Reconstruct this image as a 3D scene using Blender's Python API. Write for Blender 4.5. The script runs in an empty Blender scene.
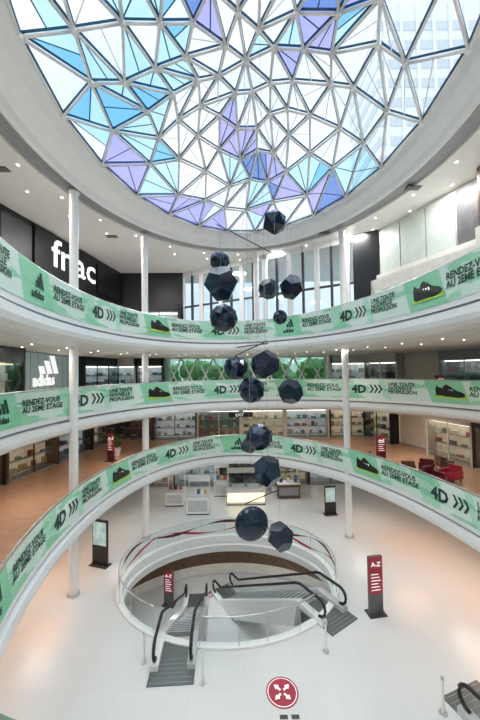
import bpy, math, random
from mathutils import Vector, Matrix
random.seed(7)
S = bpy.context.scene
S.view_settings.view_transform = 'Standard'
PI = math.pi

# ------------------------------------------------------------------ materials
def mat(name, col, rough=0.5, metal=0.0, emis=None, es=0.0, var=0.06, scale=3.0, spec=0.5):
    m = bpy.data.materials.new(name); m.use_nodes = True
    nt = m.node_tree; b = nt.nodes['Principled BSDF']
    b.inputs['Roughness'].default_value = rough
    b.inputs['Metallic'].default_value = metal
    b.inputs['Specular IOR Level'].default_value = spec
    tc = nt.nodes.new('ShaderNodeTexCoord')
    n = nt.nodes.new('ShaderNodeTexNoise'); n.inputs['Scale'].default_value = scale
    r = nt.nodes.new('ShaderNodeValToRGB')
    c0 = [max(0, c*(1-var)) for c in col]; c1 = [min(1, c*(1+var)) for c in col]
    r.color_ramp.elements[0].color = (*c0, 1); r.color_ramp.elements[1].color = (*c1, 1)
    r.color_ramp.elements[0].position = .3; r.color_ramp.elements[1].position = .7
    nt.links.new(tc.outputs['Object'], n.inputs['Vector'])
    nt.links.new(n.outputs['Fac'], r.inputs['Fac'])
    nt.links.new(r.outputs['Color'], b.inputs['Base Color'])
    if emis:
        b.inputs['Emission Color'].default_value = (*emis, 1)
        b.inputs['Emission Strength'].default_value = es
    return m

def glass(name, tint, gloss=0.1):
    m = bpy.data.materials.new(name); m.use_nodes = True
    nt = m.node_tree; nt.nodes.clear()
    o = nt.nodes.new('ShaderNodeOutputMaterial'); mx = nt.nodes.new('ShaderNodeMixShader')
    t = nt.nodes.new('ShaderNodeBsdfTransparent'); g = nt.nodes.new('ShaderNodeBsdfGlossy')
    t.inputs['Color'].default_value = (*tint, 1)
    g.inputs['Roughness'].default_value = 0.05; g.inputs['Color'].default_value = (.9, .95, 1, 1)
    mx.inputs['Fac'].default_value = gloss
    nt.links.new(t.outputs[0], mx.inputs[1]); nt.links.new(g.outputs[0], mx.inputs[2])
    nt.links.new(mx.outputs[0], o.inputs[0])
    return m

def tile_mat(name, c1, c2, mortar, scale, rough, bw=0.5, rh=0.25, ms=0.004):
    m = bpy.data.materials.new(name); m.use_nodes = True
    nt = m.node_tree; b = nt.nodes['Principled BSDF']
    tc = nt.nodes.new('ShaderNodeTexCoord'); br = nt.nodes.new('ShaderNodeTexBrick')
    br.inputs['Color1'].default_value = (*c1, 1); br.inputs['Color2'].default_value = (*c2, 1)
    br.inputs['Mortar'].default_value = (*mortar, 1); br.inputs['Scale'].default_value = scale
    br.inputs['Mortar Size'].default_value = ms
    br.inputs['Brick Width'].default_value = bw; br.inputs['Row Height'].default_value = rh
    nt.links.new(tc.outputs['Object'], br.inputs['Vector'])
    nt.links.new(br.outputs['Color'], b.inputs['Base Color'])
    b.inputs['Roughness'].default_value = rough
    return m

WHITE = mat('white_paint', (.88, .89, .89), .45, var=.02)
FASCIA = mat('fascia_white', (.89, .91, .91), .35, var=.02)
CEIL = mat('ceiling_plaster', (.86, .86, .84), .7, var=.02)
CEILW = mat('ceiling_warm', (.80, .77, .72), .7, var=.03)
FLOOR = tile_mat('polished_stone', (.74, .76, .76), (.72, .74, .74), (.65, .66, .66), 1.0, .26, 1.2, 1.2, .005)
FLOORW = tile_mat('timber_floor', (.62, .37, .24), (.56, .32, .20), (.42, .25, .16), 2.0, .25, 1.0, .25, .01)
FLOORT = tile_mat('gallery_tile', (.72, .64, .58), (.68, .60, .54), (.5, .44, .4), 1.0, .25, .9, .9, .006)
BLACK = mat('black_panel', (.010, .011, .013), .35, var=.2)
DARK = mat('dark_grey', (.05, .052, .058), .4, var=.15)
CHAR = mat('charcoal_panel', (.12, .12, .125), .4, var=.15)
GREY = mat('mid_grey', (.32, .33, .35), .45)
LGREY = mat('light_grey', (.58, .6, .62), .4)
SAGE = mat('pale_sage_panel', (.50, .56, .52), .3)
BEIGE = mat('beige_panel', (.64, .59, .52), .6)
CREAM = mat('cream_panel', (.76, .74, .68), .5)
BROWN = mat('timber_brown', (.13, .075, .045), .4, var=.3, scale=6)
MAROON = mat('maroon_gloss', (.13, .014, .03), .3, var=.2)
RED = mat('red_sign', (.42, .03, .06), .45)
STEEL = mat('brushed_steel', (.62, .64, .66), .3, .85)
DSTEEL = mat('ribbed_steel', (.16, .19, .19), .4, .5, scale=20)
RUBBER = mat('black_rubber', (.012, .012, .014), .4)
NAVY = mat('navy_lacquer', (.008, .022, .050), .12, .3, var=.4, spec=.9)
TEXT = mat('banner_ink', (.008, .06, .04), .6)
WTXT = mat('white_letter', (.9, .9, .9), .5, emis=(1, 1, 1), es=.7)
LIME = mat('lime_accent', (.45, .75, .08), .5)
PLANT = mat('foliage', (.06, .17, .04), .7, var=.5, scale=8)
LAMP = mat('lamp_diffuser', (1, 1, 1), .5, emis=(1, .93, .84), es=6)
LAMPC = mat('cool_lamp_diffuser', (1, 1, 1), .5, emis=(.95, 1, 1), es=5)
LAMPW = mat('warm_lightbox', (1, .8, .4), .5, emis=(1, .78, .42), es=1.7)
GLOWW = mat('shop_back_glow_warm', (.5, .42, .32), .6, emis=(1, .78, .52), es=.32, var=.35, scale=1.5)  # shop back panel with added emission, stands in for a lit interior
GLOWC = mat('shop_back_glow_cool', (.45, .48, .5), .6, emis=(.85, .95, 1), es=.28, var=.35, scale=1.5)  # cool version: interior light put into the back panel as emission
DOT = mat('downlight_lens', (1, 1, 1), .5, emis=(1, .96, .9), es=3.5)
SIGNB = mat('grey_panel_glow', (.20, .25, .26), .5, emis=(.7, .88, .88), es=.13)  # plain grey sign panel, emission added to brighten it on its dim wall
SCREEN = mat('display_screen', (.15, .2, .2), .3, emis=(.55, .75, .7), es=.5, var=.9, scale=2)
GLS = glass('clear_glass', (.90, .95, .94), .08)
SHOPG = glass('shop_glass', (.82, .86, .86), .12)
FACG = glass('facade_glass', (.72, .92, .82), .08)
FACW = glass('window_glass', (.90, .95, .97), .06)
DG0 = glass('dome_glass_clear', (.96, .98, .99), .03)
DG1 = glass('dome_glass_pale_cyan', (.60, .87, .96), .04)
DG2 = glass('dome_glass_azure', (.26, .62, .88), .05)
DG3 = glass('dome_glass_violet', (.52, .50, .90), .05)
DG4 = glass('dome_glass_indigo', (.20, .32, .70), .06)
DBLUE = mat('blue_steel_frame', (.03, .12, .22), .4, .2)
PRODUCT = [mat('goods_%d' % i, c, .6) for i, c in enumerate([(.7, .68, .65), (.1, .15, .3), (.45, .1, .08), (.65, .5, .2), (.2, .35, .28), (.8, .78, .76), (.05, .05, .06)])]

def banner_material(P):
    m = bpy.data.materials.new('printed_banner'); m.use_nodes = True
    nt = m.node_tree; L = nt.links; b = nt.nodes['Principled BSDF']; b.inputs['Roughness'].default_value = .6
    uv = nt.nodes.new('ShaderNodeUVMap'); uv.uv_map = 'UVMap'
    sp = nt.nodes.new('ShaderNodeSeparateXYZ'); L.new(uv.outputs[0], sp.inputs[0])
    d = nt.nodes.new('ShaderNodeMath'); d.operation = 'DIVIDE'; d.inputs[1].default_value = P
    L.new(sp.outputs[0], d.inputs[0])
    sl = nt.nodes.new('ShaderNodeMath'); sl.operation = 'MULTIPLY_ADD'; sl.inputs[1].default_value = .035
    L.new(sp.outputs[1], sl.inputs[0]); L.new(d.outputs[0], sl.inputs[2])
    fr = nt.nodes.new('ShaderNodeMath'); fr.operation = 'FRACT'; L.new(sl.outputs[0], fr.inputs[0])
    rp = nt.nodes.new('ShaderNodeValToRGB'); cr = rp.color_ramp; cr.interpolation = 'CONSTANT'
    cr.elements[0].position = 0; cr.elements[0].color = (.32, .73, .48, 1)
    cr.elements[1].position = .2; cr.elements[1].color = (.70, .88, .78, 1)
    for p, c in ((.46, (.46, .80, .60)), (.56, (.78, .92, .85)), (.72, (.52, .83, .67)), (.76, (.74, .90, .82))):
        e = cr.elements.new(p); e.color = (*c, 1)
    L.new(fr.outputs[0], rp.inputs[0])
    mp = nt.nodes.new('ShaderNodeMapping'); mp.inputs['Rotation'].default_value = (0, 0, .9); mp.inputs['Scale'].default_value = (.35, 1.6, 1)
    L.new(uv.outputs[0], mp.inputs[0])
    nz = nt.nodes.new('ShaderNodeTexNoise'); nz.inputs['Scale'].default_value = 1.3; L.new(mp.outputs[0], nz.inputs['Vector'])
    r2 = nt.nodes.new('ShaderNodeValToRGB'); r2.color_ramp.elements[0].position = .55; r2.color_ramp.elements[1].position = .58
    r2.color_ramp.elements[1].color = (.75, .75, .75, 1)
    L.new(nz.outputs['Fac'], r2.inputs[0])
    mx = nt.nodes.new('ShaderNodeMix'); mx.data_type = 'RGBA'
    L.new(r2.outputs[0], mx.inputs[0]); L.new(rp.outputs[0], mx.inputs[6]); mx.inputs[7].default_value = (.24, .68, .40, 1)
    L.new(mx.outputs[2], b.inputs['Base Color'])
    return m
PB = 10.0
BANNER = banner_material(PB)

# ------------------------------------------------------------------ mesh builder
class MB:
    def __init__(s): s.v = []; s.f = []; s.m = []; s.mats = []; s.uv = []; s.sm = []
    def mi(s, m):
        if m not in s.mats: s.mats.append(m)
        return s.mats.index(m)
    def face(s, pts, m, uv=None, sm=False):
        i = len(s.v); s.v += [tuple(p) for p in pts]
        s.f.append(tuple(range(i, i+len(pts)))); s.m.append(s.mi(m)); s.uv.append(uv); s.sm.append(sm)
    def mesh(s, vs, fs, m, sm=False):
        i = len(s.v); s.v += [tuple(p) for p in vs]; k = s.mi(m)
        for f in fs:
            s.f.append(tuple(a+i for a in f)); s.m.append(k); s.uv.append(None); s.sm.append(sm)
    def box8(s, c, m):
        s.mesh(c, [(0, 3, 2, 1), (4, 5, 6, 7), (0, 1, 5, 4), (1, 2, 6, 5), (2, 3, 7, 6), (3, 0, 4, 7)], m)
    def box(s, x0, x1, y0, y1, z0, z1, m):
        s.box8([(x0, y0, z0), (x1, y0, z0), (x1, y1, z0), (x0, y1, z0), (x0, y0, z1), (x1, y0, z1), (x1, y1, z1), (x0, y1, z1)], m)
    def fbox(s, fr, s0, s1, t0, t1, z0, z1, m):
        P = fr
        s.box8([P(s0, t1, z0), P(s1, t1, z0), P(s1, t0, z0), P(s0, t0, z0), P(s0, t1, z1), P(s1, t1, z1), P(s1, t0, z1), P(s0, t0, z1)], m)
    def tube(s, pts, r, m, n=8, closed=False, flat=1.0):
        pts = [Vector(p) for p in pts]; N = len(pts); vs = []
        for i, p in enumerate(pts):
            a = pts[(i-1) % N] if (closed or i > 0) else p
            b = pts[(i+1) % N] if (closed or i < N-1) else p
            t = (b-a).normalized()
            up = Vector((0, 0, 1)) if abs(t.z) < .95 else Vector((1, 0, 0))
            u = t.cross(up).normalized(); w = u.cross(t)
            for k in range(n):
                an = 2*PI*k/n; vs.append(p+u*math.cos(an)*r+w*math.sin(an)*r*flat)
        fs = []
        for i in range(N if closed else N-1):
            j = (i+1) % N
            for k in range(n): fs.append((i*n+k, i*n+(k+1) % n, j*n+(k+1) % n, j*n+k))
        if not closed:
            fs.append(tuple(range(n-1, -1, -1))); fs.append(tuple((N-1)*n+k for k in range(n)))
        s.mesh(vs, fs, m, sm=n > 5)
    def cyl(s, x, y, z0, z1, r, m, n=24, r2=None):
        r2 = r if r2 is None else r2
        vs = [(x+r*math.cos(2*PI*k/n), y+r*math.sin(2*PI*k/n), z0) for k in range(n)] + [(x+r2*math.cos(2*PI*k/n), y+r2*math.sin(2*PI*k/n), z1) for k in range(n)]
        s.mesh(vs, [(k, (k+1) % n, n+(k+1) % n, n+k) for k in range(n)], m, sm=True)
        s.mesh(vs, [tuple(range(n-1, -1, -1)), tuple(range(n, 2*n))], m)
    def text(s, body, size, fn, m, bold=.0, spacing=1.0):
        vs, fs = text_mesh(body, size, bold)
        s.mesh([fn(x, y) for x, y in vs], fs, m)
    def done(s, name):
        me = bpy.data.meshes.new(name); me.from_pydata(s.v, [], s.f)
        for m in s.mats: me.materials.append(m)
        me.polygons.foreach_set('material_index', s.m)
        me.polygons.foreach_set('use_smooth', s.sm)
        if any(u for u in s.uv):
            ul = me.uv_layers.new(name='UVMap')
            for p, u in zip(me.polygons, s.uv):
                if u:
                    for li, c in zip(p.loop_indices, u): ul.data[li].uv = c
        me.update()
        o = bpy.data.objects.new(name, me); S.collection.objects.link(o)
        return o

_tc = {}
def text_mesh(body, size, bold=0.0):
    k = (body, size, bold)
    if k in _tc: return _tc[k]
    cu = bpy.data.curves.new('t', 'FONT'); cu.body = body; cu.size = size; cu.offset = bold
    cu.resolution_u = 2; cu.space_line = .85; cu.fill_mode = 'FRONT'
    o = bpy.data.objects.new('t', cu); S.collection.objects.link(o)
    bpy.context.view_layer.update()
    dg = bpy.context.evaluated_depsgraph_get()
    me = o.evaluated_get(dg).to_mesh()
    vs = [(v.co.x, v.co.y) for v in me.vertices]; fs = [tuple(p.vertices) for p in me.polygons]
    o.evaluated_get(dg).to_mesh_clear()
    bpy.data.objects.remove(o); bpy.data.curves.remove(cu)
    _tc[k] = (vs, fs)
    return _tc[k]

# ------------------------------------------------------------------ building geometry
F0, F1, F2, F3, CZ = 0.0, 4.2, 8.4, 12.6, 19.2
SL = 1.0
RX0, RX1, RY0, RY1 = -16, 19, -5.5, 32
N = 240
def ell(cx, cy, a, b, shear=0):
    out = []
    for i in range(N):
        th = -PI/2 - 2*PI*i/N
        y = cy+b*math.sin(th); x = cx-shear*(y-cy)+a*math.cos(th)
        out.append(Vector((x, y)))
    return out
R1 = ell(1.0, 12.3, 8.0, 12.2, .1)
R2 = ell(2.3, 12.0, 10.8, 11.8, .02)
R3 = ell(.15, 11.6, 6.85, 11.3, .08)
ROC = ell(0.1, 12.0, 8.0, 10.7)
RDM = ell(0.4, 12.0, 6.9, 10.2)
HC = (-.75, 16.4); HA, HB = 5.15, 3.95
RH = ell(HC[0], HC[1], HA, HB)

def normals(R):
    out = []
    for i in range(len(R)):
        t = (R[(i+1) % len(R)]-R[i-1]).normalized(); out.append(Vector((-t.y, t.x)))
    return out
def off(R, d):
    nn = normals(R); return [p+n*d for p, n in zip(R, nn)]
def torect(R):
    c = sum(R, Vector((0, 0)))/len(R); out = []
    for p in R:
        d = p-c; ts = []
        if d.x > 1e-6: ts.append((RX1-c.x)/d.x)
        if d.x < -1e-6: ts.append((RX0-c.x)/d.x)
        if d.y > 1e-6: ts.append((RY1-c.y)/d.y)
        if d.y < -1e-6: ts.append((RY0-c.y)/d.y)
        t = min(ts); out.append(c+d*t)
    for cn in ((RX0, RY0), (RX1, RY0), (RX0, RY1), (RX1, RY1)):
        j = min(range(len(out)), key=lambda k: (out[k]-Vector(cn)).length); out[j] = Vector(cn)
    return out
def loops(mb, Ls, mats, sm=None):
    for a in range(len(Ls)-1):
        A, za = Ls[a]; B, zb = Ls[a+1]; n = len(A)
        vs = [(p.x, p.y, za) for p in A]+[(p.x, p.y, zb) for p in B]
        mb.mesh(vs, [(i, (i+1) % n, n+(i+1) % n, n+i) for i in range(n)], mats[a], sm=bool(sm and sm[a]))

def slab(R, F, floor_m, ceil_m, name):
    mb = MB(); rect = torect(R)
    prof = [(.16, F), (.16, F+.1), (-.03, F+.1), (-.03, F-.22), (.07, F-.24), (.07, F-.32), (-.16, F-.34), (-.18, F-.6), (-.12, F-.78), (.05, F-.9), (.35, F-.97), (1.5, F-SL)]
    Ls = [(rect, F)]+[(off(R, o), z) for o, z in prof]+[(rect, F-SL)]
    ms = [floor_m, FASCIA, FASCIA, FASCIA, GREY, GREY]+[FASCIA]*6+[ceil_m]
    loops(mb, Ls, ms, [0, 0, 0, 0, 0, 0, 0, 1, 1, 1, 1, 0, 0])
    return mb.done(name)
slab(R1, F1, FLOORW, CEILW, 'gallery_floor')
slab(R2, F2, FLOORT, CEILW, 'gallery_floor')
slab(R3, F3, FLOORT, CEILW, 'gallery_floor')

# ground floor with void
mb = MB(); rect = torect(RH)
loops(mb, [(rect, 0), (off(RH, .25), 0), (off(RH, .25), .08), (off(RH, -.02), .08), (off(RH, -.02), -.35), (off(RH, .05), -.38), (off(RH, -.1), -.45), (off(RH, .0), -.9), (off(RH, 3.0), -.95)],
      [FLOOR, FASCIA, FASCIA, FASCIA, LGREY, FASCIA, FASCIA, CEILW])
mb.done('floor')
mb = MB()
RB = off(RH, 2.7)
n = len(RB)
mb.mesh([(p.x, p.y, -4.0) for p in RB], [tuple(range(n-1, -1, -1))], FLOOR)
mb.done('basement_floor')
mb = MB()
loops(mb, [(RB, -4.0), (RB, -3.8), (RB, -3.2), (RB, -1.6), (RB, -.95)], [LGREY, CREAM, BROWN, MAROON])
mb.done('wall_basement')

# ceiling with oculus
mb = MB(); rect = torect(ROC)
mid = [a*.35+b*.65 for a, b in zip(off(ROC, -.25), RDM)]
loops(mb, [(rect, CZ), (off(ROC, .9), CZ), (off(ROC, .9), CZ+.12), (off(ROC, .12), CZ+.12), (off(ROC, .12), CZ-.02), (off(ROC, 0), CZ-.08), (off(ROC, -.12), CZ+.0), (off(ROC, -.22), CZ+.2), (mid, CZ+.5), (off(RDM, .08), CZ+.75), (off(RDM, 0), CZ+.8), (off(RDM, 0), CZ+1.1), (rect, CZ+1.2)],
      [CEIL, CEIL, GREY, CEIL]+[FASCIA]*8, [0, 0, 0, 0, 1, 1, 1, 1, 1, 0, 0, 0])
mb.done('ceiling')

# ------------------------------------------------------------------ dome skylight
DA, DB = 6.9, 10.2
def dz(x, y):
    r2 = ((x-.4)/DA)**2+((y-12)/DB)**2
    return CZ+.8+2.3*(1-min(1, r2))
radii = [0, .15, .31, .47, .64, .82, 1.0]; cnt = [1, 8, 16, 20, 22, 22, 22]
rings = []
for i, (r, c) in enumerate(zip(radii, cnt)):
    row = []
    for j in range(c):
        a = 2*PI*(j+(i % 2)*.5)/c + .6*r
        jr = r if i in (0, len(radii)-1) else r+.028*math.sin(3.7*j+i*2.1)
        a2 = a+(.06*math.sin(5.1*j+i) if 0 < i < len(radii)-1 else 0)
        x = .4+DA*jr*math.cos(a2); y = 12+DB*jr*math.sin(a2)
        row.append((a, Vector((x, y, dz(x, y)))))
    rings.append(row)
tris = []; edges = {}
for i in range(len(rings)-1):
    A, B = rings[i], rings[i+1]
    if len(A) == 1:
        for j in range(len(B)): tris.append((A[0][1], B[j][1], B[(j+1) % len(B)][1]))
        continue
    ia = ib = 0; na, nb = len(A), len(B)
    sb = min(range(nb), key=lambda k: abs(((B[k][0]-A[0][0]+PI) % (2*PI))-PI))
    def angA(k): return A[k % na][0]+(2*PI if k >= na else 0)
    def angB(k):
        kk = sb+k; v = B[kk % nb][0]+2*PI*(kk//nb)
        return v if sb < nb/2 else v-2*PI
    while ia < na or ib < nb:
        if ib >= nb or (ia < na and angA(ia+1) <= angB(ib+1)):
            tris.append((A[ia % na][1], B[(sb+ib) % nb][1], A[(ia+1) % na][1])); ia += 1
        else:
            tris.append((A[ia % na][1], B[(sb+ib) % nb][1], B[(sb+ib+1) % nb][1])); ib += 1
gm = MB(); fm = MB()
up = Vector((0, 0, .12))
def tint(c):
    xx, yy = (c.x-.4)/DA, (c.y-12)/DB; rr_ = math.hypot(xx, yy); a = math.atan2(yy, xx)
    arm = math.sin(3*a+5.5*rr_+.6); rnd = random.random()
    if rr_ > .80 and yy > .25 and xx < .15: return DG3 if rnd < .5 else (DG0 if rnd < .75 else DG1)
    if xx < -.3 and arm > -.6: return DG1 if rnd < .55 else (DG2 if rnd < .75 else DG0)
    if arm > .72 and rr_ > .22: return DG3 if rnd < .65 else DG4
    if arm > .52 and rr_ > .22: return DG1 if rnd < .6 else (DG2 if rnd < .8 else DG0)
    return DG1 if rnd < .06 else DG0
for t in tris:
    c = (t[0]+t[1]+t[2])/3
    r = math.hypot((c.x-.4)/DA, (c.y-12)/DB)
    for k in range(3):
        p, q = t[k], t[(k+1) % 3]
        key = tuple(sorted((tuple(round(z, 3) for z in p), tuple(round(z, 3) for z in q))))
        edges[key] = (p, q)
    m = [(t[0]+t[1])/2, (t[1]+t[2])/2, (t[2]+t[0])/2]
    mt = tint(c)
    if mt is DG0:
        gm.face([p+up for p in t], DG0)
        if r > .2 and random.random() < .6:
            k = random.randrange(3); fm.tube([t[k]+up, m[(k+1) % 3]+up], .02, WHITE, 4)
    else:
        k = random.randrange(3); a_, b_, c_ = t[k], t[(k+1) % 3], t[(k+2) % 3]; mm = (b_+c_)/2
        gm.face([a_+up, b_+up, mm+up], mt); gm.face([a_+up, mm+up, c_+up], mt if random.random() < .6 else tint(c))
        fm.tube([a_+up, mm+up], .024, DBLUE, 4)
for p, q in edges.values():
    if (p-q).length < .05: continue
    fm.tube([p, q], .052, WHITE, 6)
    fm.tube([p+Vector((0, 0, .15)), q+Vector((0, 0, .15))], .05, DBLUE, 4)
for row in rings:
    for a, p in row: fm.cyl(p.x, p.y, p.z-.07, p.z+.06, .1, WHITE, 10)
gm.done('window_dome_glazing'); fm.done('dome_space_frame')

# ------------------------------------------------------------------ arclength helper
class Path:
    def __init__(s, R, o, closed=True):
        s.R = off(R, o) if closed else R; s.c = [0]
        M = len(s.R)
        for i in range(M): s.c.append(s.c[-1]+(s.R[(i+1) % M]-s.R[i]).length)
        s.L = s.c[-1]; s.n = normals(s.R)
    def at(s, d, z, o=0):
        import bisect
        d = d % s.L; i = min(bisect.bisect_right(s.c, d)-1, len(s.R)-1); j = (i+1) % len(s.R)
        t = (d-s.c[i])/(s.c[i+1]-s.c[i])
        p = s.R[i].lerp(s.R[j], t)+s.n[i].lerp(s.n[j], t)*o
        return (p.x, p.y, z)

SHOE = [(0, 0), (.1, -.05), (.9, -.07), (1.3, -.02), (1.34, .08), (1.2, .16), (.95, .22), (.7, .36), (.5, .46), (.38, .42), (.3, .3), (.12, .34), (.03, .42), (-.03, .25)]
def balustrade(R, F, phase=0):
    P = Path(R, -.05); b = MB(); z0, z1 = F-.02, F+1.24
    M = len(R)
    for i in range(M):
        j = (i+1) % M; p, q = P.R[i], P.R[j]; u0, u1 = P.c[i]-phase, P.c[i+1]-phase
        b.face([(p.x, p.y, z0), (q.x, q.y, z0), (q.x, q.y, z1), (p.x, p.y, z1)], BANNER, [(u0, 0), (u1, 0), (u1, 1.25), (u0, 1.25)])
    nrep = int(P.L//PB)
    for k in range(nrep):
        u = k*PB+phase
        def put(dx, dz_, o=-.02):
            return lambda x, y: P.at(u+dx+x, F+dz_+y, o)
        if k % 2 == 0:
            so = [put(.15, .25, -.02)(x, y) for x, y in [(0, .02), (1.7, .0), (1.76, .18), (1.2, .12), (.6, .16), (0, .17)]]
            b.mesh(so, [tuple(range(len(so)))], LIME)
            sh = [put(.25, .40, -.03)(x*1.15, y*1.35) for x, y in SHOE]
            b.mesh(sh, [tuple(range(len(sh)))], BLACK)
            for c in range(3):
                b.mesh([put(.85+c*.14, .45, -.04)(x, y) for x, y in [(0, 0), (.07, 0), (.0, .28), (-.07, .28)]], [(0, 1, 2, 3)], WTXT)
        else:
            for c in range(3):
                cx = .75+c*.2; h = .22+.15*c
                b.mesh([put(cx, .55)(x, y) for x, y in [(0, 0), (.15, 0), (.15-h*.45+.06, h), (-h*.45+.06, h)]], [(0, 1, 2, 3)], TEXT)
            b.text("adidas", .34, put(.45, .22), TEXT, .015)
        b.text("RENDEZ-VOUS\nAU 2EME ETAGE", .33, put(2.0, .72), TEXT, .01)
        b.text("4D", .75, put(5.1, .35), TEXT, .03)
        for c in range(3):
            cx = 6.25+c*.27
            b.mesh([put(cx, .36)(x, y) for x, y in [(0, 0), (.12, 0), (.3, .27), (.12, .54), (0, .54), (.18, .27)]], [(0, 1, 2, 5), (5, 2, 3, 4)], TEXT)
        b.text("UNE TOUTE\nNOUVELLE\nPROPULSION", .29, put(7.45, .86), TEXT, .01)
    b.done('advertising_banner')
    g = MB(); Pg = off(R, .02)
    loops(g, [(Pg, F-.1), (Pg, F+1.2)], [GLS])
    Ph = off(R, .02)
    g.tube([(p.x, p.y, F+1.27) for p in Ph], .035, STEEL, 8, True)
    Q = Path(R, .05); d = 0
    while d < Q.L:
        a = Q.at(d, 0); g.cyl(a[0], a[1], F+.1, F+1.25, .022, STEEL, 6); d += 1.5
    g.done('glass_balustrade')
for R, F, ph in ((R1, F1, 1.0), (R2, F2, 6.2), (R3, F3, 2.5)): balustrade(R, F, ph)

# ------------------------------------------------------------------ columns
for x, y in ((-7.95, 15.3), (-6.05, 20.4), (6.6, 20.1), (1.3, 23.6+.2), (10.2, 7.5), (-7.6, 5.5)):
    mb = MB()
    top = CZ; base = 0
    if abs(x-1.3) < .1: base = F3
    if x in (10.2,): base = F0; top = F2-SL
    if x == -7.6: base = F0; top = F2-SL
    mb.cyl(x, y, base, top, .2, WHITE)
    mb.cyl(x, y, base, base+.12, .27, STEEL)
    mb.cyl(x, y, top-.1, top, .26, WHITE)
    mb.done('round_column')

# ------------------------------------------------------------------ walls
def frame(A, B):
    A = Vector(A); B = Vector(B); t = (B-A).normalized(); n = Vector((t.y, -t.x))
    def P(s_, t_, z): p = A+t*s_+n*t_; return (p.x, p.y, z)
    return P, (B-A).length
def wallseg(A, B, z0, z1, m, name, th=.2):
    P, L = frame(A, B); mb = MB(); mb.fbox(P, 0, L, -th, 0, z0, z1, m)
    mb.fbox(P, 0, L, 0, .02, z0, z0+.15, GREY)
    return mb.done(name)
def shell(name, A, B, z0, z1, m=WHITE): wallseg(A, B, z0, z1, m, name)
shell('wall_left', (RX0, RY0), (RX0, RY1), 0, CZ)
shell('wall_right', (RX1, RY1), (RX1, RY0), 0, CZ)
shell('wall_front', (RX1, RY0), (RX0, RY0), 0, CZ)
shell('wall_back', (RX0, RY1), (RX1, RY1), 0, F2)
shell('wall_back', (RX0, RY1), (-7, RY1), F2, F3)
shell('wall_back', (9, RY1), (RX1, RY1), F2, F3)
shell('wall_back', (RX0, RY1), (-8, RY1), F3, CZ)

def shopfront(A, B, z0, z1, sign=BLACK, back=None, lit=LAMP, goods=True, head=.7, depth=.9, name='shop_front', mull=1.4, text=None):
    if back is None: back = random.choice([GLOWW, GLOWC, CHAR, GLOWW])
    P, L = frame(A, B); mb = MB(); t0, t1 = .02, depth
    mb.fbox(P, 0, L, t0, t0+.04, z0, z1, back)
    mb.fbox(P, 0, L, t1-.12, t1, z1-head, z1, sign)
    mb.fbox(P, 0, .15, t0, t1, z0, z1, sign); mb.fbox(P, L-.15, L, t0, t1, z0, z1, sign)
    mb.fbox(P, .15, L-.15, t0, t1, z0, z0+.08, GREY)
    mb.fbox(P, .2, L-.2, .35, .45, z1-head-.1, z1-head-.04, lit)
    n = max(1, int(L/mull))
    for i in range(1, n):
        s0 = L*i/n; mb.fbox(P, s0-.03, s0+.03, t1-.1, t1-.02, z0+.08, z1-head, sign)
    mb.fbox(P, .15, L-.15, t1-.07, t1-.05, z0+.08, z1-head, SHOPG)
    if goods:
        h = z1-head-z0; rows = max(2, int(h/.7))
        for r in range(rows):
            zz = z0+.25+r*(h-.4)/rows
            mb.fbox(P, .2, L-.2, .06, .4, zz, zz+.03, GREY)
            s_ = .3
            while s_ < L-.5:
                w = random.uniform(.15, .5)
                mb.fbox(P, s_, s_+w, .1, .34, zz+.03, zz+random.uniform(.15, .42), random.choice(PRODUCT)); s_ += w+random.uniform(.1, .7)
    if text:
        hh = head*.6
        mb.text(text, hh, lambda x, y: P(L*.25+x, t1+.01, z1-head*.7+y), WTXT, .01)
    return mb.done(name)
def split(A, B, n):
    A = Vector(A); B = Vector(B); return [(A.lerp(B, i/n), A.lerp(B, (i+1)/n)) for i in range(n)]

# --- level 3
z0, z1 = F3, CZ
wallseg((-13, -5), (-12.3, 16), z0, z1, BLACK, 'wall_left')
wallseg((-12.3, 16), (-10.5, 28.3), z0, z1, BLACK, 'wall_left')
P, L = frame((-12.3, 16), (-10.5, 28.3))
mb = MB()
mb.fbox(P, .2, 2.2, .02, .12, z1-3.2, z1-.4, DARK)
mb.fbox(P, 2.4, 8.4, .02, .16, z1-3.0, z1-.15, BLACK)
mb.fbox(P, 8.6, 12.0, .02, .16, z1-2.6, z1-.4, BLACK)
mb.text("fnac", 2.5, lambda x, y: P(3.7+x*1.15, .19, z1-2.1+y), WTXT, .03)
mb.done('illuminated_shop_sign')
wallseg((-10.5, 28.3), (-5, 28.5), z0, z1, BLACK, 'wall_back')
shopfront((-10.4, 28.1), (-5.2, 28.3), z0, z0+3.6, sign=BLACK, lit=LAMP)
A, B = (-5, 28.6), (9, 20.2); P, L = frame(A, B); mb = MB()
mb.fbox(P, 0, L, -.1, .1, z1-.4, z1, WHITE); mb.fbox(P, 0, L, -.1, .1, z0, z0+.3, WHITE)
mb.fbox(P, 0, L, -.06, .06, z0+3.4, z0+3.55, DARK)
n = 16
for i in range(n+1):
    s_ = L*i/n; w = .18 if i % 2 == 0 else .07
    mb.fbox(P, s_-w, s_+w, -.1, .1, z0, z1, WHITE if i % 2 == 0 else DARK)
mb.fbox(P, 0, L, -.01, .01, z0+.3, z1-.4, FACW)
mb.fbox(P, L-1.6, L, .1, .16, z0+.3, z1, BLACK)
mb.done('window_gallery')
wallseg((9, 20.2), (11.4, 14), z0, z1, CREAM, 'wall_right'); wallseg((11.4, 14), (14, -5), z0, z1, CHAR, 'wall_right')
P, L = frame((9, 20.2), (11.4, 14)); mb = MB()
for i in range(4):
    mb.fbox(P, L*i/4+.04, L*(i+1)/4-.04, .02, .08, z0+3.7, z1-.15, [SAGE, SAGE, SAGE, CHAR][i])
mb.fbox(P, 0, L, .02, .3, z0+3.2, z0+3.65, CREAM)
mb.done('wall_panel')
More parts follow.
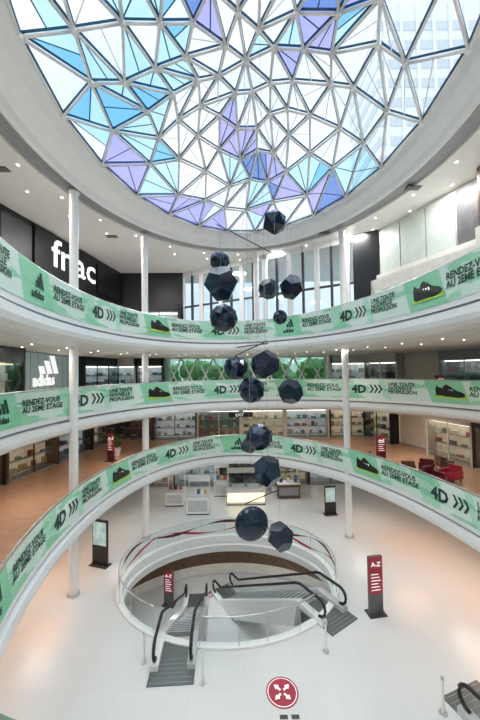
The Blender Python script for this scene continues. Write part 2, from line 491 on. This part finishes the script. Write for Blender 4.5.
shopfront((9.05, 20.1), (11.4, 14.1), z0, z0+3.2, sign=CREAM, lit=LAMP, back=GLOWC)
shopfront((11.4, 13.9), (12.0, 9.5), z0+3.9, z1-.1, sign=BROWN, head=.35, back=BROWN, lit=BEIGE, mull=1.1)
shopfront((12.0, 9.5), (12.9, 3), z0+3.9, z1-.1, sign=BROWN, head=.35, back=BROWN, lit=BEIGE)
P, L = frame((11.4, 14), (14, -5)); mb = MB()
mb.fbox(P, 0, L, .02, 1.0, z0+2.9, z0+3.88, CREAM)
mb.done('wall_panel')
shopfront((11.4, 14), (12.1, 9), z0, z0+2.9, sign=CREAM)

# --- level 2
z0, z1 = F2, F3-SL
wallseg((-11, -5), (-11, 14), z0, z1, BLACK, 'wall_left'); wallseg((-11, 14), (-12.6, 24), z0, z1, CHAR, 'wall_left')
wallseg((-12.6, 24), (-12, 30), z0, z1, BLACK, 'wall_left')
shopfront((-11, 8), (-11, 12.6), z0, z1, sign=BLACK, lit=LAMPW)
shopfront((-11, 12.7), (-11.2, 15.3), z0, z1, sign=BLACK, lit=LAMPW)
P, L = frame((-11, 14), (-12.6, 24)); mb = MB()
mb.fbox(P, 2.6, 9.9, .02, .1, z0+.1, z1-.05, SIGNB)
for k in range(1, 8): mb.fbox(P, 2.6+k*.9, 2.62+k*.9, .1, .11, z0+.1, z1-.05, CHAR)
for c in range(3):
    h = .45+.33*c; cx = 4.6+c*.95
    mb.mesh([P(cx+x, .14, z0+1.95+y) for x, y in [(0, 0), (.74, 0), (.74-h*.6, h), (-h*.6, h)]], [(0, 1, 2, 3)], WTXT)
mb.text("adidas", .9, lambda x, y: P(3.7+x*1.3, .14, z0+1.28+y), WTXT, .04)
mb.done('illuminated_shop_sign')
shopfront((-12.5, 24), (-12, 29.5), z0, z1, sign=BLACK, lit=LAMPC)
for a, b in split((-12, 30), (-7, 30), 2): shopfront(a, b, z0, z1, sign=random.choice([BEIGE, BLACK]), lit=LAMP)
wallseg((-12, 30.1), (-7, 30.1), z0, z1, BEIGE, 'wall_back')
A, B = (-7, 30), (8, 30); P, L = frame(A, B); mb = MB()
mb.fbox(P, 0, L, -.08, .08, z0, z0+.12, WHITE); mb.fbox(P, 0, L, -.08, .08, z1-.12, z1, WHITE)
mb.fbox(P, 0, L, -.02, 0, z0+.1, z1-.1, FACG)
n = 10
for i in range(n):
    a, b = L*i/n, L*(i+1)/n
    mb.tube([P(a, .05, z0), P(b, .05, z1)], .09, WHITE, 6); mb.tube([P(b, .05, z0), P(a, .05, z1)], .09, WHITE, 6)
mb.done('window_lattice')
wallseg((8, 30), (12, 30), z0, z1, BEIGE, 'wall_back')
wallseg((12, 30), (17, 21), z0, z1, BEIGE, 'wall_right'); wallseg((17, 21), (18, -5), z0, z1, BEIGE, 'wall_right')
shopfront((8.2, 29.9), (11.8, 29.9), z0, z1, sign=LGREY)
ss = split((12.1, 29.8), (17, 21), 3)
shopfront(*ss[0], z0, z1, sign=BEIGE); shopfront(*ss[2], z0, z1, sign=GREY, lit=LAMP)
for a, b in split((17, 20.8), (17.5, 8), 3): shopfront(a, b, z0, z1, sign=BROWN, lit=LAMP)

# --- level 1
z0, z1 = F1, F2-SL
wallseg((-14, -5), (-14, 18), z0, z1, BROWN, 'wall_left'); wallseg((-14, 18), (-12, 30), z0, z1, BEIGE, 'wall_left')
for (a, b), sg in zip(split((-14, 6), (-14, 18), 3), (BLACK, BROWN, BLACK)): shopfront(a, b, z0, z1, sign=sg, lit=LAMPW)
for (a, b), sg in zip(split((-14, 18.2), (-12.1, 29.8), 3), (BROWN, BLACK, BROWN)): shopfront(a, b, z0, z1, sign=sg, lit=LAMPW)
wallseg((-12, 30), (12, 30), z0, z1, BEIGE, 'wall_back')
for (a, b), sg in zip(split((-12, 30), (12, 30), 6), (BROWN, DARK, BEIGE, LGREY, BEIGE, BLACK)): shopfront(a, b, z0, z1, sign=sg, lit=LAMP)
wallseg((12, 30), (15, 20), z0, z1, BEIGE, 'wall_right'); wallseg((15, 20), (17, -5), z0, z1, BEIGE, 'wall_right')
ss = split((12, 29.6), (15, 20), 3)
shopfront(*ss[0], z0, z1, sign=BLACK); shopfront(*ss[2], z0, z1, sign=BEIGE, lit=LAMP)
for (a, b), sg in zip(split((15, 19.8), (16.2, 6), 3), (BLACK, BROWN, BLACK)): shopfront(a, b, z0, z1, sign=sg, lit=LAMPW)

# --- ground
z0, z1 = 0, F1-SL
wallseg((-15, -5), (-15, 24), z0, z1, BEIGE, 'wall_left'); wallseg((-15, 24), (-10, 30), z0, z1, BEIGE, 'wall_left')
for (a, b), sg in zip(split((-15, 6), (-15, 24), 4), (BEIGE, BROWN, BEIGE, BROWN)): shopfront(a, b, z0, z1, sign=sg, lit=LAMPW)
wallseg((-10, 30), (10, 30), z0, z1, BEIGE, 'wall_back')
for (a, b), sg, lt, tx in zip(split((-10, 30), (10, 30), 5), (DARK, BEIGE, BLACK, BROWN, BLACK), (LAMP, LAMPC, LAMPW, LAMPW, LAMP), ('MODE', 'BEAUTE', 'CAFE', 'OPTIQUE', 'SPORT')): shopfront(a, b, z0, z1, sign=sg, lit=lt, text=tx)
wallseg((10, 30), (16, 22), z0, z1, BEIGE, 'wall_right'); wallseg((16, 22), (17, -5), z0, z1, BEIGE, 'wall_right')
shopfront((10.1, 29.8), (15.8, 22.2), z0, z1, sign=BLACK)
for (a, b), sg in zip(split((16, 21.8), (16.6, 6), 3), (BLACK, BROWN, BLACK)): shopfront(a, b, z0, z1, sign=sg, lit=LAMPW)

# ------------------------------------------------------------------ downlights
def downlights(R, zc, offs, step, r=.07):
    mb = MB()
    for k, o in enumerate(offs):
        P = Path(R, o); d = (k % 2)*step/2
        while d < P.L:
            x, y, z = P.at(d, zc)
            if y > -3 and y < 29 and abs(x) < 15: mb.cyl(x, y, zc-.03, zc+.02, r, DOT, 8)
            d += step
    mb.done('ceiling_downlights')
downlights(ROC, CZ, (1.4, 2.6), 2.6, .06)
downlights(R3, F3-SL, (1.8, 3.2), 2.4, .045); downlights(R2, F2-SL, (1.8, 3.0), 2.4, .045); downlights(R1, F1-SL, (1.8, 3.4), 2.4, .045)
for x, y in ((8.6, 15.4), (-8.2, 20.5), (-10.2, 13.5), (10.2, 11.5), (5.6, 20.6)):
    mb = MB(); mb.box(x-.35, x+.35, y-.18, y+.18, CZ-.03, CZ+.01, DARK)
    for i in range(5): mb.box(x-.33, x+.33, y-.15+i*.065, y-.125+i*.065, CZ-.05, CZ-.03, GREY)
    mb.done('ceiling_air_vent')

# ------------------------------------------------------------------ escalators
def escalator(A, d, dh, name='escalator', land=1.5, w=1.0, pre=.5):
    A = Vector(A); d = Vector(d).normalized()
    ang = math.radians(30); run = abs(dh)/math.tan(ang); sg = 1 if dh > 0 else -1
    A2 = Vector((A[0], A[1])); endf = 1.0
    def P(s_, t_, z): p = A2+Vector((d[0], d[1]))*s_+Vector((d[1], -d[0]))*t_; return (p.x, p.y, z)
    def hz(s_):
        if s_ < land: return 0
        if s_ > land+run: return dh
        return sg*(s_-land)*math.tan(ang)
    tot = land+run+endf; mb = MB(); hw = w/2
    ks = [0.0, land*.5, land, land+.2]+[land+run*i/8 for i in range(1, 9)]+[tot]
    ks = sorted(set(ks))
    for t0, t1 in ((-hw-.28, -hw), (hw, hw+.28)):
        for a, b in zip(ks[:-1], ks[1:]):
            za, zb = hz(a), hz(b); lo = -.9
            la, lb = (za+lo, zb+lo) if not (a < land+.2) else (za-.02, zb+(-.02 if b <= land else lo))
            if sg > 0: la, lb = (za-.02 if a < land+1.5 else za-.9), (zb-.02 if b < land+1.5 else zb-.9)
            if sg < 0: la = max(la, dh-.0) if a > land+run-2 else la; lb = max(lb, dh)
            c = [P(a, t1, la), P(b, t1, lb), P(b, t0, lb), P(a, t0, la), P(a, t1, za+.22), P(b, t1, zb+.22), P(b, t0, zb+.22), P(a, t0, za+.22)]
            mb.box8(c, FASCIA if t0 < 0 else LGREY)
        tc = (t0+t1)/2
        for a, b in zip(ks[:-1], ks[1:]):
            if a < .3: a = .3
            if b > tot-.3: b = tot-.3
            if b <= a: continue
            za, zb = hz(a), hz(b)
            mb.face([P(a, tc, za+.2), P(b, tc, zb+.2), P(b, tc, zb+.92), P(a, tc, za+.92)], GLS)
        path = []
        for i in range(9):
            an = PI*1.5-PI*i/8
            path.append(P(.3+.33*math.cos(an), tc, .6+.35*math.sin(an)))
        s_ = .4
        while s_ < tot-.4: path.append(P(s_, tc, hz(s_)+.95)); s_ += .25
        for i in range(9):
            an = PI/2-PI*i/8
            path.append(P(tot-.3+.33*math.cos(an), tc, dh+.6+.35*math.sin(an)))
        mb.tube(path, .06, RUBBER, 8)
    for a, b in zip(ks[:-1], ks[1:]):
        if a < land: continue
        za, zb = max(hz(a)-.9, dh) if sg < 0 else hz(a)-.9, max(hz(b)-.9, dh) if sg < 0 else hz(b)-.9
        mb.face([P(a, -hw-.28, za), P(b, -hw-.28, zb), P(b, hw+.28, zb), P(a, hw+.28, za)], STEEL)
    mb.fbox(P, -pre, land, -hw-.28, hw+.28, .0, .03, DSTEEL)
    for k in range(6): mb.fbox(P, -pre+.08+k*.17, -pre+.1+k*.17, -hw-.2, hw+.2, .03, .036, GREY)
    mb.fbox(P, land-.25, land-.1, -hw, hw, .03, .045, STEEL)
    mb.fbox(P, land+run, tot+.3, -hw-.28, hw+.28, dh, dh+.025, DSTEEL)
    n = int(run/.4)
    for i in range(n):
        a = land+i*.4; z = hz(a+.2)
        mb.fbox(P, a, a+.4, -hw, hw, max(z-.22, dh) if sg < 0 else z-.22, z, DSTEEL)
        mb.fbox(P, a+.36 if sg < 0 else a, a+.4 if sg < 0 else a+.04, -hw, hw, z, z+.006, LGREY)
    return mb.done(name)
escalator((-2.5, 11.4), (-.05, 1), -4.0)
escalator((3.8, 13.6), (-.55, .83), -4.0)
escalator((7.1, 10.2), (.33, -.94), 4.2)

# void balustrade
mb = MB()
def gap(a):
    d = math.degrees(a)
    for c, w in ((-111, 10.5), (-32, 13)):
        if abs((d-c+180) % 360-180) < w: return True
    return False
M = 180
run_ = []; allruns = []
for i in range(M+1):
    a = -PI*.4+2*PI*i/M
    if gap(a):
        if len(run_) > 1: allruns.append(run_)
        run_ = []
    else: run_.append(a)
if len(run_) > 1: allruns.append(run_)
def hp(a, z, o=0): return (HC[0]+(HA+.12+o)*math.cos(a), HC[1]+(HB+.12+o)*math.sin(a), z)
for rn in allruns:
    for a, b in zip(rn[:-1], rn[1:]):
        mb.face([hp(a, .08), hp(b, .08), hp(b, 1.1), hp(a, 1.1)], GLS, None)
        for ph, amp, wd, m, c in ((0, .20, .12, MAROON, .78), (1.9, .24, .10, RED, .55)):
            if math.sin(a) > -.35:
                za, zb = c+amp*math.sin(5*a+ph), c+amp*math.sin(5*b+ph)
                wa, wb = wd*(.6+.5*math.sin(9*a+ph)), wd*(.6+.5*math.sin(9*b+ph))
                mb.face([hp(a, za-wa, -.012), hp(b, zb-wb, -.012), hp(b, zb+wb*.3, -.012), hp(a, za+wa*.3, -.012)], m)
    mb.tube([hp(a, 1.12) for a in rn], .03, STEEL, 8)
    for a in rn[::8]:
        p = hp(a, 0, .04); mb.cyl(p[0], p[1], .0, 1.1, .015, STEEL, 6)
mb.done('void_glass_balustrade')

# ------------------------------------------------------------------ pendants
def ico(r, sub):
    import bmesh
    bm = bmesh.new(); bmesh.ops.create_icosphere(bm, subdivisions=sub, radius=r)
    vs = [v.co.copy() for v in bm.verts]; fs = [tuple(v.index for v in f.verts) for f in bm.faces]; bm.free(); return vs, fs
def dodeca(r):
    vs, fs = ico(1, 1); cs = [(vs[a]+vs[b]+vs[c]).normalized()*r for a, b, c in fs]
    out = []
    for i, v in enumerate(vs):
        inc = [k for k, f in enumerate(fs) if i in f]
        u = v.orthogonal().normalized(); w = v.cross(u).normalized()
        inc.sort(key=lambda k: math.atan2(cs[k].dot(w), cs[k].dot(u))); out.append(tuple(inc))
    return cs, out
PEND = [(1.39, 12, 16.0, .5, 1), (-.71, 12, 14.55, .38, 2), (-.62, 11, 13.4, .62, 3), (1.22, 13, 13.7, .44, 3), (1.99, 12, 13.5, .48, 3), (-.6, 12.2, 12.4, .55, 2), (1.6, 12.5, 12.45, .29, 2),
        (-.15, 12, 10.5, .47, 2), (.86, 11, 10.6, .52, 3), (.4, 11.5, 9.68, .48, 2), (1.87, 12, 9.57, .49, 3), (.65, 11.5, 8.0, .48, 2), (.32, 13, 7.4, .37, 3), (.93, 11.5, 6.8, .55, 3), (.31, 11, 5.2, .58, 4), (1.33, 11.5, 4.5, .5, 3)]
for i, (x, y, z, r, t) in enumerate(PEND):
    mb = MB()
    vs, fs = (dodeca(r) if t == 3 else ico(r, 1 if t == 1 else 2))
    if t == 4: vs = [Vector((v.x, v.y*.45, v.z)) for v in ico(r, 3)[0]]; fs = ico(r, 3)[1]
    rot = Matrix.Rotation(i*1.3, 3, 'Z') @ Matrix.Rotation(i*.7, 3, 'X') if t != 4 else Matrix.Rotation(.2, 3, 'Z')
    mb.mesh([rot @ v+Vector((x, y, z)) for v in vs], fs, NAVY)
    mb.tube([(x, y, z+r*.85), (x, y, dz(x, y)-.06)], .0035, GREY, 4)
    mb.done('polyhedron_pendant')
for a, b in (((-.8, 12, 15.95), (1.45, 12.05, 14.75)), ((-.1, 11.9, 11.25), (1.0, 11.2, 11.32)), ((-.25, 11.9, 10.9), (.95, 11.2, 11.4)), ((.1, 11.4, 5.7), (1.35, 11.5, 6.15)), ((.3, 12.6, 8.3), (.95, 11.5, 7.6))):
    mb = MB(); mb.tube([a, b], .022, DARK, 6)
    c = (Vector(a)+Vector(b))/2
    mb.tube([c, (c.x, c.y, dz(c.x, c.y)-.06)], .0035, GREY, 4); mb.done('mobile_hanger_rod')

# ------------------------------------------------------------------ ground furniture
def totem(x, y, z, h=2.3, w=.62, rz=0.0, m=GREY, face=None, name='directory_totem'):
    mb = MB(); c, s_ = math.cos(rz), math.sin(rz)
    def P(a, b, zz): return (x+a*c-b*s_, y+a*s_+b*c, z+zz)
    mb.fbox(P, -w/2-.08, w/2+.08, -.25, .25, 0, .04, DARK)
    mb.fbox(P, -w/2, w/2, -.06, .06, .04, h, m)
    if face: mb.fbox(P, -w/2+.05, w/2-.05, -.075, -.06, h*.45, h-.1, face)
    else:
        mb.fbox(P, -w/2, w/2, -.07, -.06, h*.36, h, RED)
        mb.text("A-Z", .26, lambda u, v: P(-w/2+.1+u, -.085, h-.4+v), WTXT, .005)
        for i in range(6): mb.fbox(P, -w/2+.1, w/2-.1-.05*(i % 3), -.085, -.07, h*.42+i*.13, h*.42+i*.13+.025, WTXT)
    mb.done(name)
totem(5.6, 13.9, 0, 2.4, .62, .15, CHAR)
totem(-4.6, 20.2, -4, 2.1, .6, -.2, CHAR)
totem(-7.7, 17.6, 0, 2.4, .95, -.3, BLACK, SCREEN, 'digital_display_stand')
totem(-9.1, 22.5, F1, 1.9, .5, -.2, MAROON)
totem(12.2, 19.6, F2, 1.5, .6, .3, MAROON)
totem(6.3, 23.2, 0, 2.0, .8, .1, BLACK, SCREEN, 'digital_display_stand')
totem(9.3, 21.5, F1, 1.7, .6, .1, MAROON)
for x, y in ((-1.4, 11), (3.0, 12.1), (5.95, 9.95), (-3.6, 11.8)):
    mb = MB(); mb.cyl(x, y, 0, .02, .12, STEEL); mb.cyl(x, y, .02, 1.0, .04, WHITE, 12); mb.cyl(x, y, 1.0, 1.04, .05, STEEL, 12); mb.done('bollard_post')
def sticker(x, y, r, z=0):
    mb = MB(); mb.cyl(x, y, z+.001, z+.006, r, RED, 40); mb.cyl(x, y, z+.006, z+.008, r*.9, WTXT, 40); mb.cyl(x, y, z+.008, z+.010, r*.86, RED, 40)
    for a in range(4):
        an = PI/4+a*PI/2; c, s_ = math.cos(an), math.sin(an)
        def q(u, v): return (x+(u*c-v*s_)*r, y+(u*s_+v*c)*r, z+.013)
        mb.mesh([q(.15, -.06), q(.42, -.06), q(.42, .06), q(.15, .06)], [(0, 1, 2, 3)], WTXT)
        mb.mesh([q(.4, -.17), q(.66, 0), q(.4, .17)], [(0, 1, 2)], WTXT)
    mb.done('floor_sticker')
sticker(1.2, 10.65, .52); sticker(-2.2, 21.0, .3, -4)
for x in (1.15, 1.5):
    mb = MB(); mb.box(x-.12, x+.12, 9.85, 9.97, .001, .006, DARK); mb.box(x-.12, x+.12, 9.66, 9.82, .001, .006, GREY); mb.done('floor_label')
def kiosk(x, y, w, d, h, m=WHITE, name='retail_kiosk', z=0, glow=LGREY):
    mb = MB(); mb.box(x-w/2, x+w/2, y-d/2, y+d/2, z, z+.08, DARK)
    mb.box(x-w/2, x+w/2, y-d/2, y+d/2, z+.08, z+h, m); mb.box(x-w/2-.05, x+w/2+.05, y-d/2-.05, y+d/2+.05, z+h, z+h+.05, LGREY)
    mb.box(x-w/2+.1, x+w/2-.1, y-d/2-.02, y-d/2, z+.25, z+h*.8, glow)
    for i in range(3):
        u = x-w/2+.3+i*(w-.6)/2; mb.box(u-.12, u+.12, y-.1, y+.1, z+h+.05, z+h+.35, random.choice(PRODUCT))
    for sx in (-1, 1):
        mb.tube([(x+sx*(w/2-.05), y+d/2-.05, z+h), (x+sx*(w/2-.05), y+d/2-.05, z+2.3)], .03, WHITE, 6)
    mb.box(x-w/2, x+w/2, y+d/2-.1, y+d/2, z+2.1, z+2.5, m); mb.done(name)
kiosk(-3.2, 23.9, 1.6, 1.0, 1.3); kiosk(-5.2, 25.4, 1.4, 1.0, 1.1); kiosk(.3, 25.6, 3.0, 1.3, 1.15, CREAM, glow=LAMPW); kiosk(3.8, 26.6, 1.8, 1.0, 1.1, BROWN, glow=GREY); kiosk(-1.7, 27.2, 1.2, 1.0, 1.2)
def chair(x, y, z, m, rz=0):
    mb = MB(); c, s_ = math.cos(rz), math.sin(rz)
    def P(a, b, zz): return (x+a*c-b*s_, y+a*s_+b*c, z+zz)
    mb.fbox(P, -.35, .35, -.35, .3, .2, .42, m); mb.fbox(P, -.35, .35, .25, .4, .2, .85, m)
    mb.fbox(P, -.42, -.32, -.35, .35, .2, .6, m); mb.fbox(P, .32, .42, -.35, .35, .2, .6, m)
    for a in (-.3, .3):
        for b in (-.28, .3): mb.tube([P(a, b, 0), P(a, b, .2)], .025, DARK, 6)
    mb.done('lounge_chair')
for x, y, m, r in ((10.2, 17.2, MAROON, .4), (11.4, 17.6, RED, -1.2), (11.0, 19.2, MAROON, 2.6), (12.3, 19.6, BROWN, 1.5), (9.6, 18.9, BROWN, 3.0), (8.4, 20.4, BROWN, 1.0)): chair(x, y, F1, m, r)
for x, y in ((10.7, 18.2),):
    mb = MB(); mb.cyl(x, y, F1, F1+.03, .25, DARK); mb.cyl(x, y, F1+.03, F1+.45, .03, DARK, 8); mb.cyl(x, y, F1+.45, F1+.49, .4, BROWN); mb.done('side_table')
for x, y, z in ((-9.3, 24, F1), (2.8, 27.5, 0), (-2, 28, F2), (4, 28, F2), (13.5, 16, F1)):
    mb = MB(); mb.cyl(x, y, z, z+.55, .25, WHITE, 16, .35)
    for i in range(40):
        a = random.uniform(0, 2*PI); e = random.uniform(.2, .9); L_ = random.uniform(.6, 1.1)
        p = Vector((x, y, z+.5)); q = p+Vector((math.cos(a)*L_*(1-e)*.9, math.sin(a)*L_*(1-e)*.9, L_*(.3+e)))
        sd = Vector((-math.sin(a), math.cos(a), 0))*.07; m_ = p.lerp(q, .6)+Vector((0, 0, .12))
        mb.mesh([p, m_-sd, q, m_+sd], [(0, 1, 2, 3)], PLANT)
    mb.done('potted_plant')
mb = MB(); mb.box(-.9, .9, 23.9, 23.95, F2-SL-.5, F2-SL-.15, BLACK); mb.tube([(-.8, 23.92, F2-SL-.15), (-.8, 23.92, F2-SL)], .01, STEEL, 4); mb.tube([(.8, 23.92, F2-SL-.15), (.8, 23.92, F2-SL)], .01, STEEL, 4)
mb.text("EXIT", .3, lambda u, v: (-.4+u, 23.88, F2-SL-.43+v), WTXT); mb.done('hanging_direction_sign')

# ------------------------------------------------------------------ outside
def tower(x, y, w, d, h, m, gl, name='office_tower'):
    mb = MB(); mb.box(x-w/2, x+w/2, y-d/2, y+d/2, 0, h, m)
    z = 4
    while z < h-3:
        mb.box(x-w/2-.1, x+w/2+.1, y-d/2-.1, y+d/2+.1, z, z+1.7, gl); z += 3.6
    k = x-w/2+1.5
    while k < x+w/2:
        mb.box(k-.3, k+.3, y-d/2-.3, y-d/2, 0, h, m); k += 3
    mb.done(name)
TWR = mat('pale_concrete', (.80, .82, .84), .8); TGL = mat('tower_glazing', (.58, .64, .69), .2)
tower(36, 64, 20, 14, 78, TWR, TGL); tower(-8, 80, 44, 12, 22, TWR, TGL); tower(-50, 70, 18, 14, 40, TWR, TGL)
mb = MB(); mb.box(-120, 120, RY1+.3, 140, -.1, 0, GREY); mb.done('street_ground')
for i in range(7):
    x, y = -9+i*3.6, 37+(i % 2)*2.5
    mb = MB(); mb.cyl(x, y, 0, 9, .18, BROWN, 10, .1)
    for k in range(14):
        vs, fs = ico(random.uniform(.9, 1.4), 2); c = Vector((x+random.uniform(-1.3, 1.3), y+random.uniform(-1.3, 1.3), random.uniform(7.6, 10.6)))
        mb.mesh([v*random.uniform(.85, 1.1)+c for v in vs], fs, PLANT)
    mb.done('street_tree')

# ------------------------------------------------------------------ lights
def area(x, y, z, e, col, size=1.3, name='ceiling_lamp'):
    l = bpy.data.lights.new(name, 'AREA'); l.shape = 'DISK'; l.size = size; l.energy = e; l.color = col
    o = bpy.data.objects.new(name, l); o.location = (x, y, z); S.collection.objects.link(o)
def ringlights(R, zc, o, n, e, col):
    P = Path(R, o)
    for i in range(n):
        x, y, z = P.at(P.L*(i+.5)/n, zc); area(x, y, zc-.05, e, col)
ringlights(ROC, CZ, 1.9, 12, 230, (1, .98, .96))
ringlights(R3, F3-SL, 2.2, 12, 62, (1, .94, .87))
ringlights(R2, F2-SL, 2.0, 12, 65, (1, .88, .76))
ringlights(R1, F1-SL, 2.6, 12, 34, (1, .93, .85))
for x, y in ((-10.5, 12), (-10.2, 17), (10.8, 14), (9.8, 19), (11.4, 10)):
    area(x, y, F1-SL-.05, 50, (1, .42, .16), 2.0)
for x, y in ((-2, 20), (2.5, 20), (-4, 16), (4, 16)): area(x, y, -1.0, 35, (1, .95, .9), .5)
sl = bpy.data.lights.new('sun', 'SUN'); sl.energy = 3.9; sl.angle = 1.6; sl.color = (.91, .97, 1)
so = bpy.data.objects.new('sun', sl); so.rotation_euler = (math.radians(-6), math.radians(6), 0); so.location = (0, 10, 60); S.collection.objects.link(so)
w = bpy.data.worlds.new('overcast'); S.world = w; w.use_nodes = True
nt = w.node_tree; bg = nt.nodes['Background']
tc = nt.nodes.new('ShaderNodeTexCoord'); nz = nt.nodes.new('ShaderNodeTexNoise'); nz.inputs['Scale'].default_value = 2.5
rp = nt.nodes.new('ShaderNodeValToRGB'); rp.color_ramp.elements[0].position = .4; rp.color_ramp.elements[1].position = .62
rp.color_ramp.elements[0].color = (.72, .86, 1.0, 1); rp.color_ramp.elements[1].color = (.95, .98, 1.0, 1)
nt.links.new(tc.outputs['Generated'], nz.inputs['Vector']); nt.links.new(nz.outputs['Fac'], rp.inputs[0]); nt.links.new(rp.outputs[0], bg.inputs[0])
bg.inputs[1].default_value = 1.25

# ------------------------------------------------------------------ camera
cd = bpy.data.cameras.new('camera'); cd.sensor_width = 36; cd.lens = 16; cd.clip_end = 500; cd.clip_start = .05
co = bpy.data.objects.new('camera', cd); S.collection.objects.link(co); S.camera = co
Rm = Matrix.Rotation(math.radians(91.8), 4, 'X') @ Matrix.Rotation(math.radians(-.86), 4, 'Z')
co.matrix_world = Matrix.Translation((0, 0, 10.4)) @ Rm
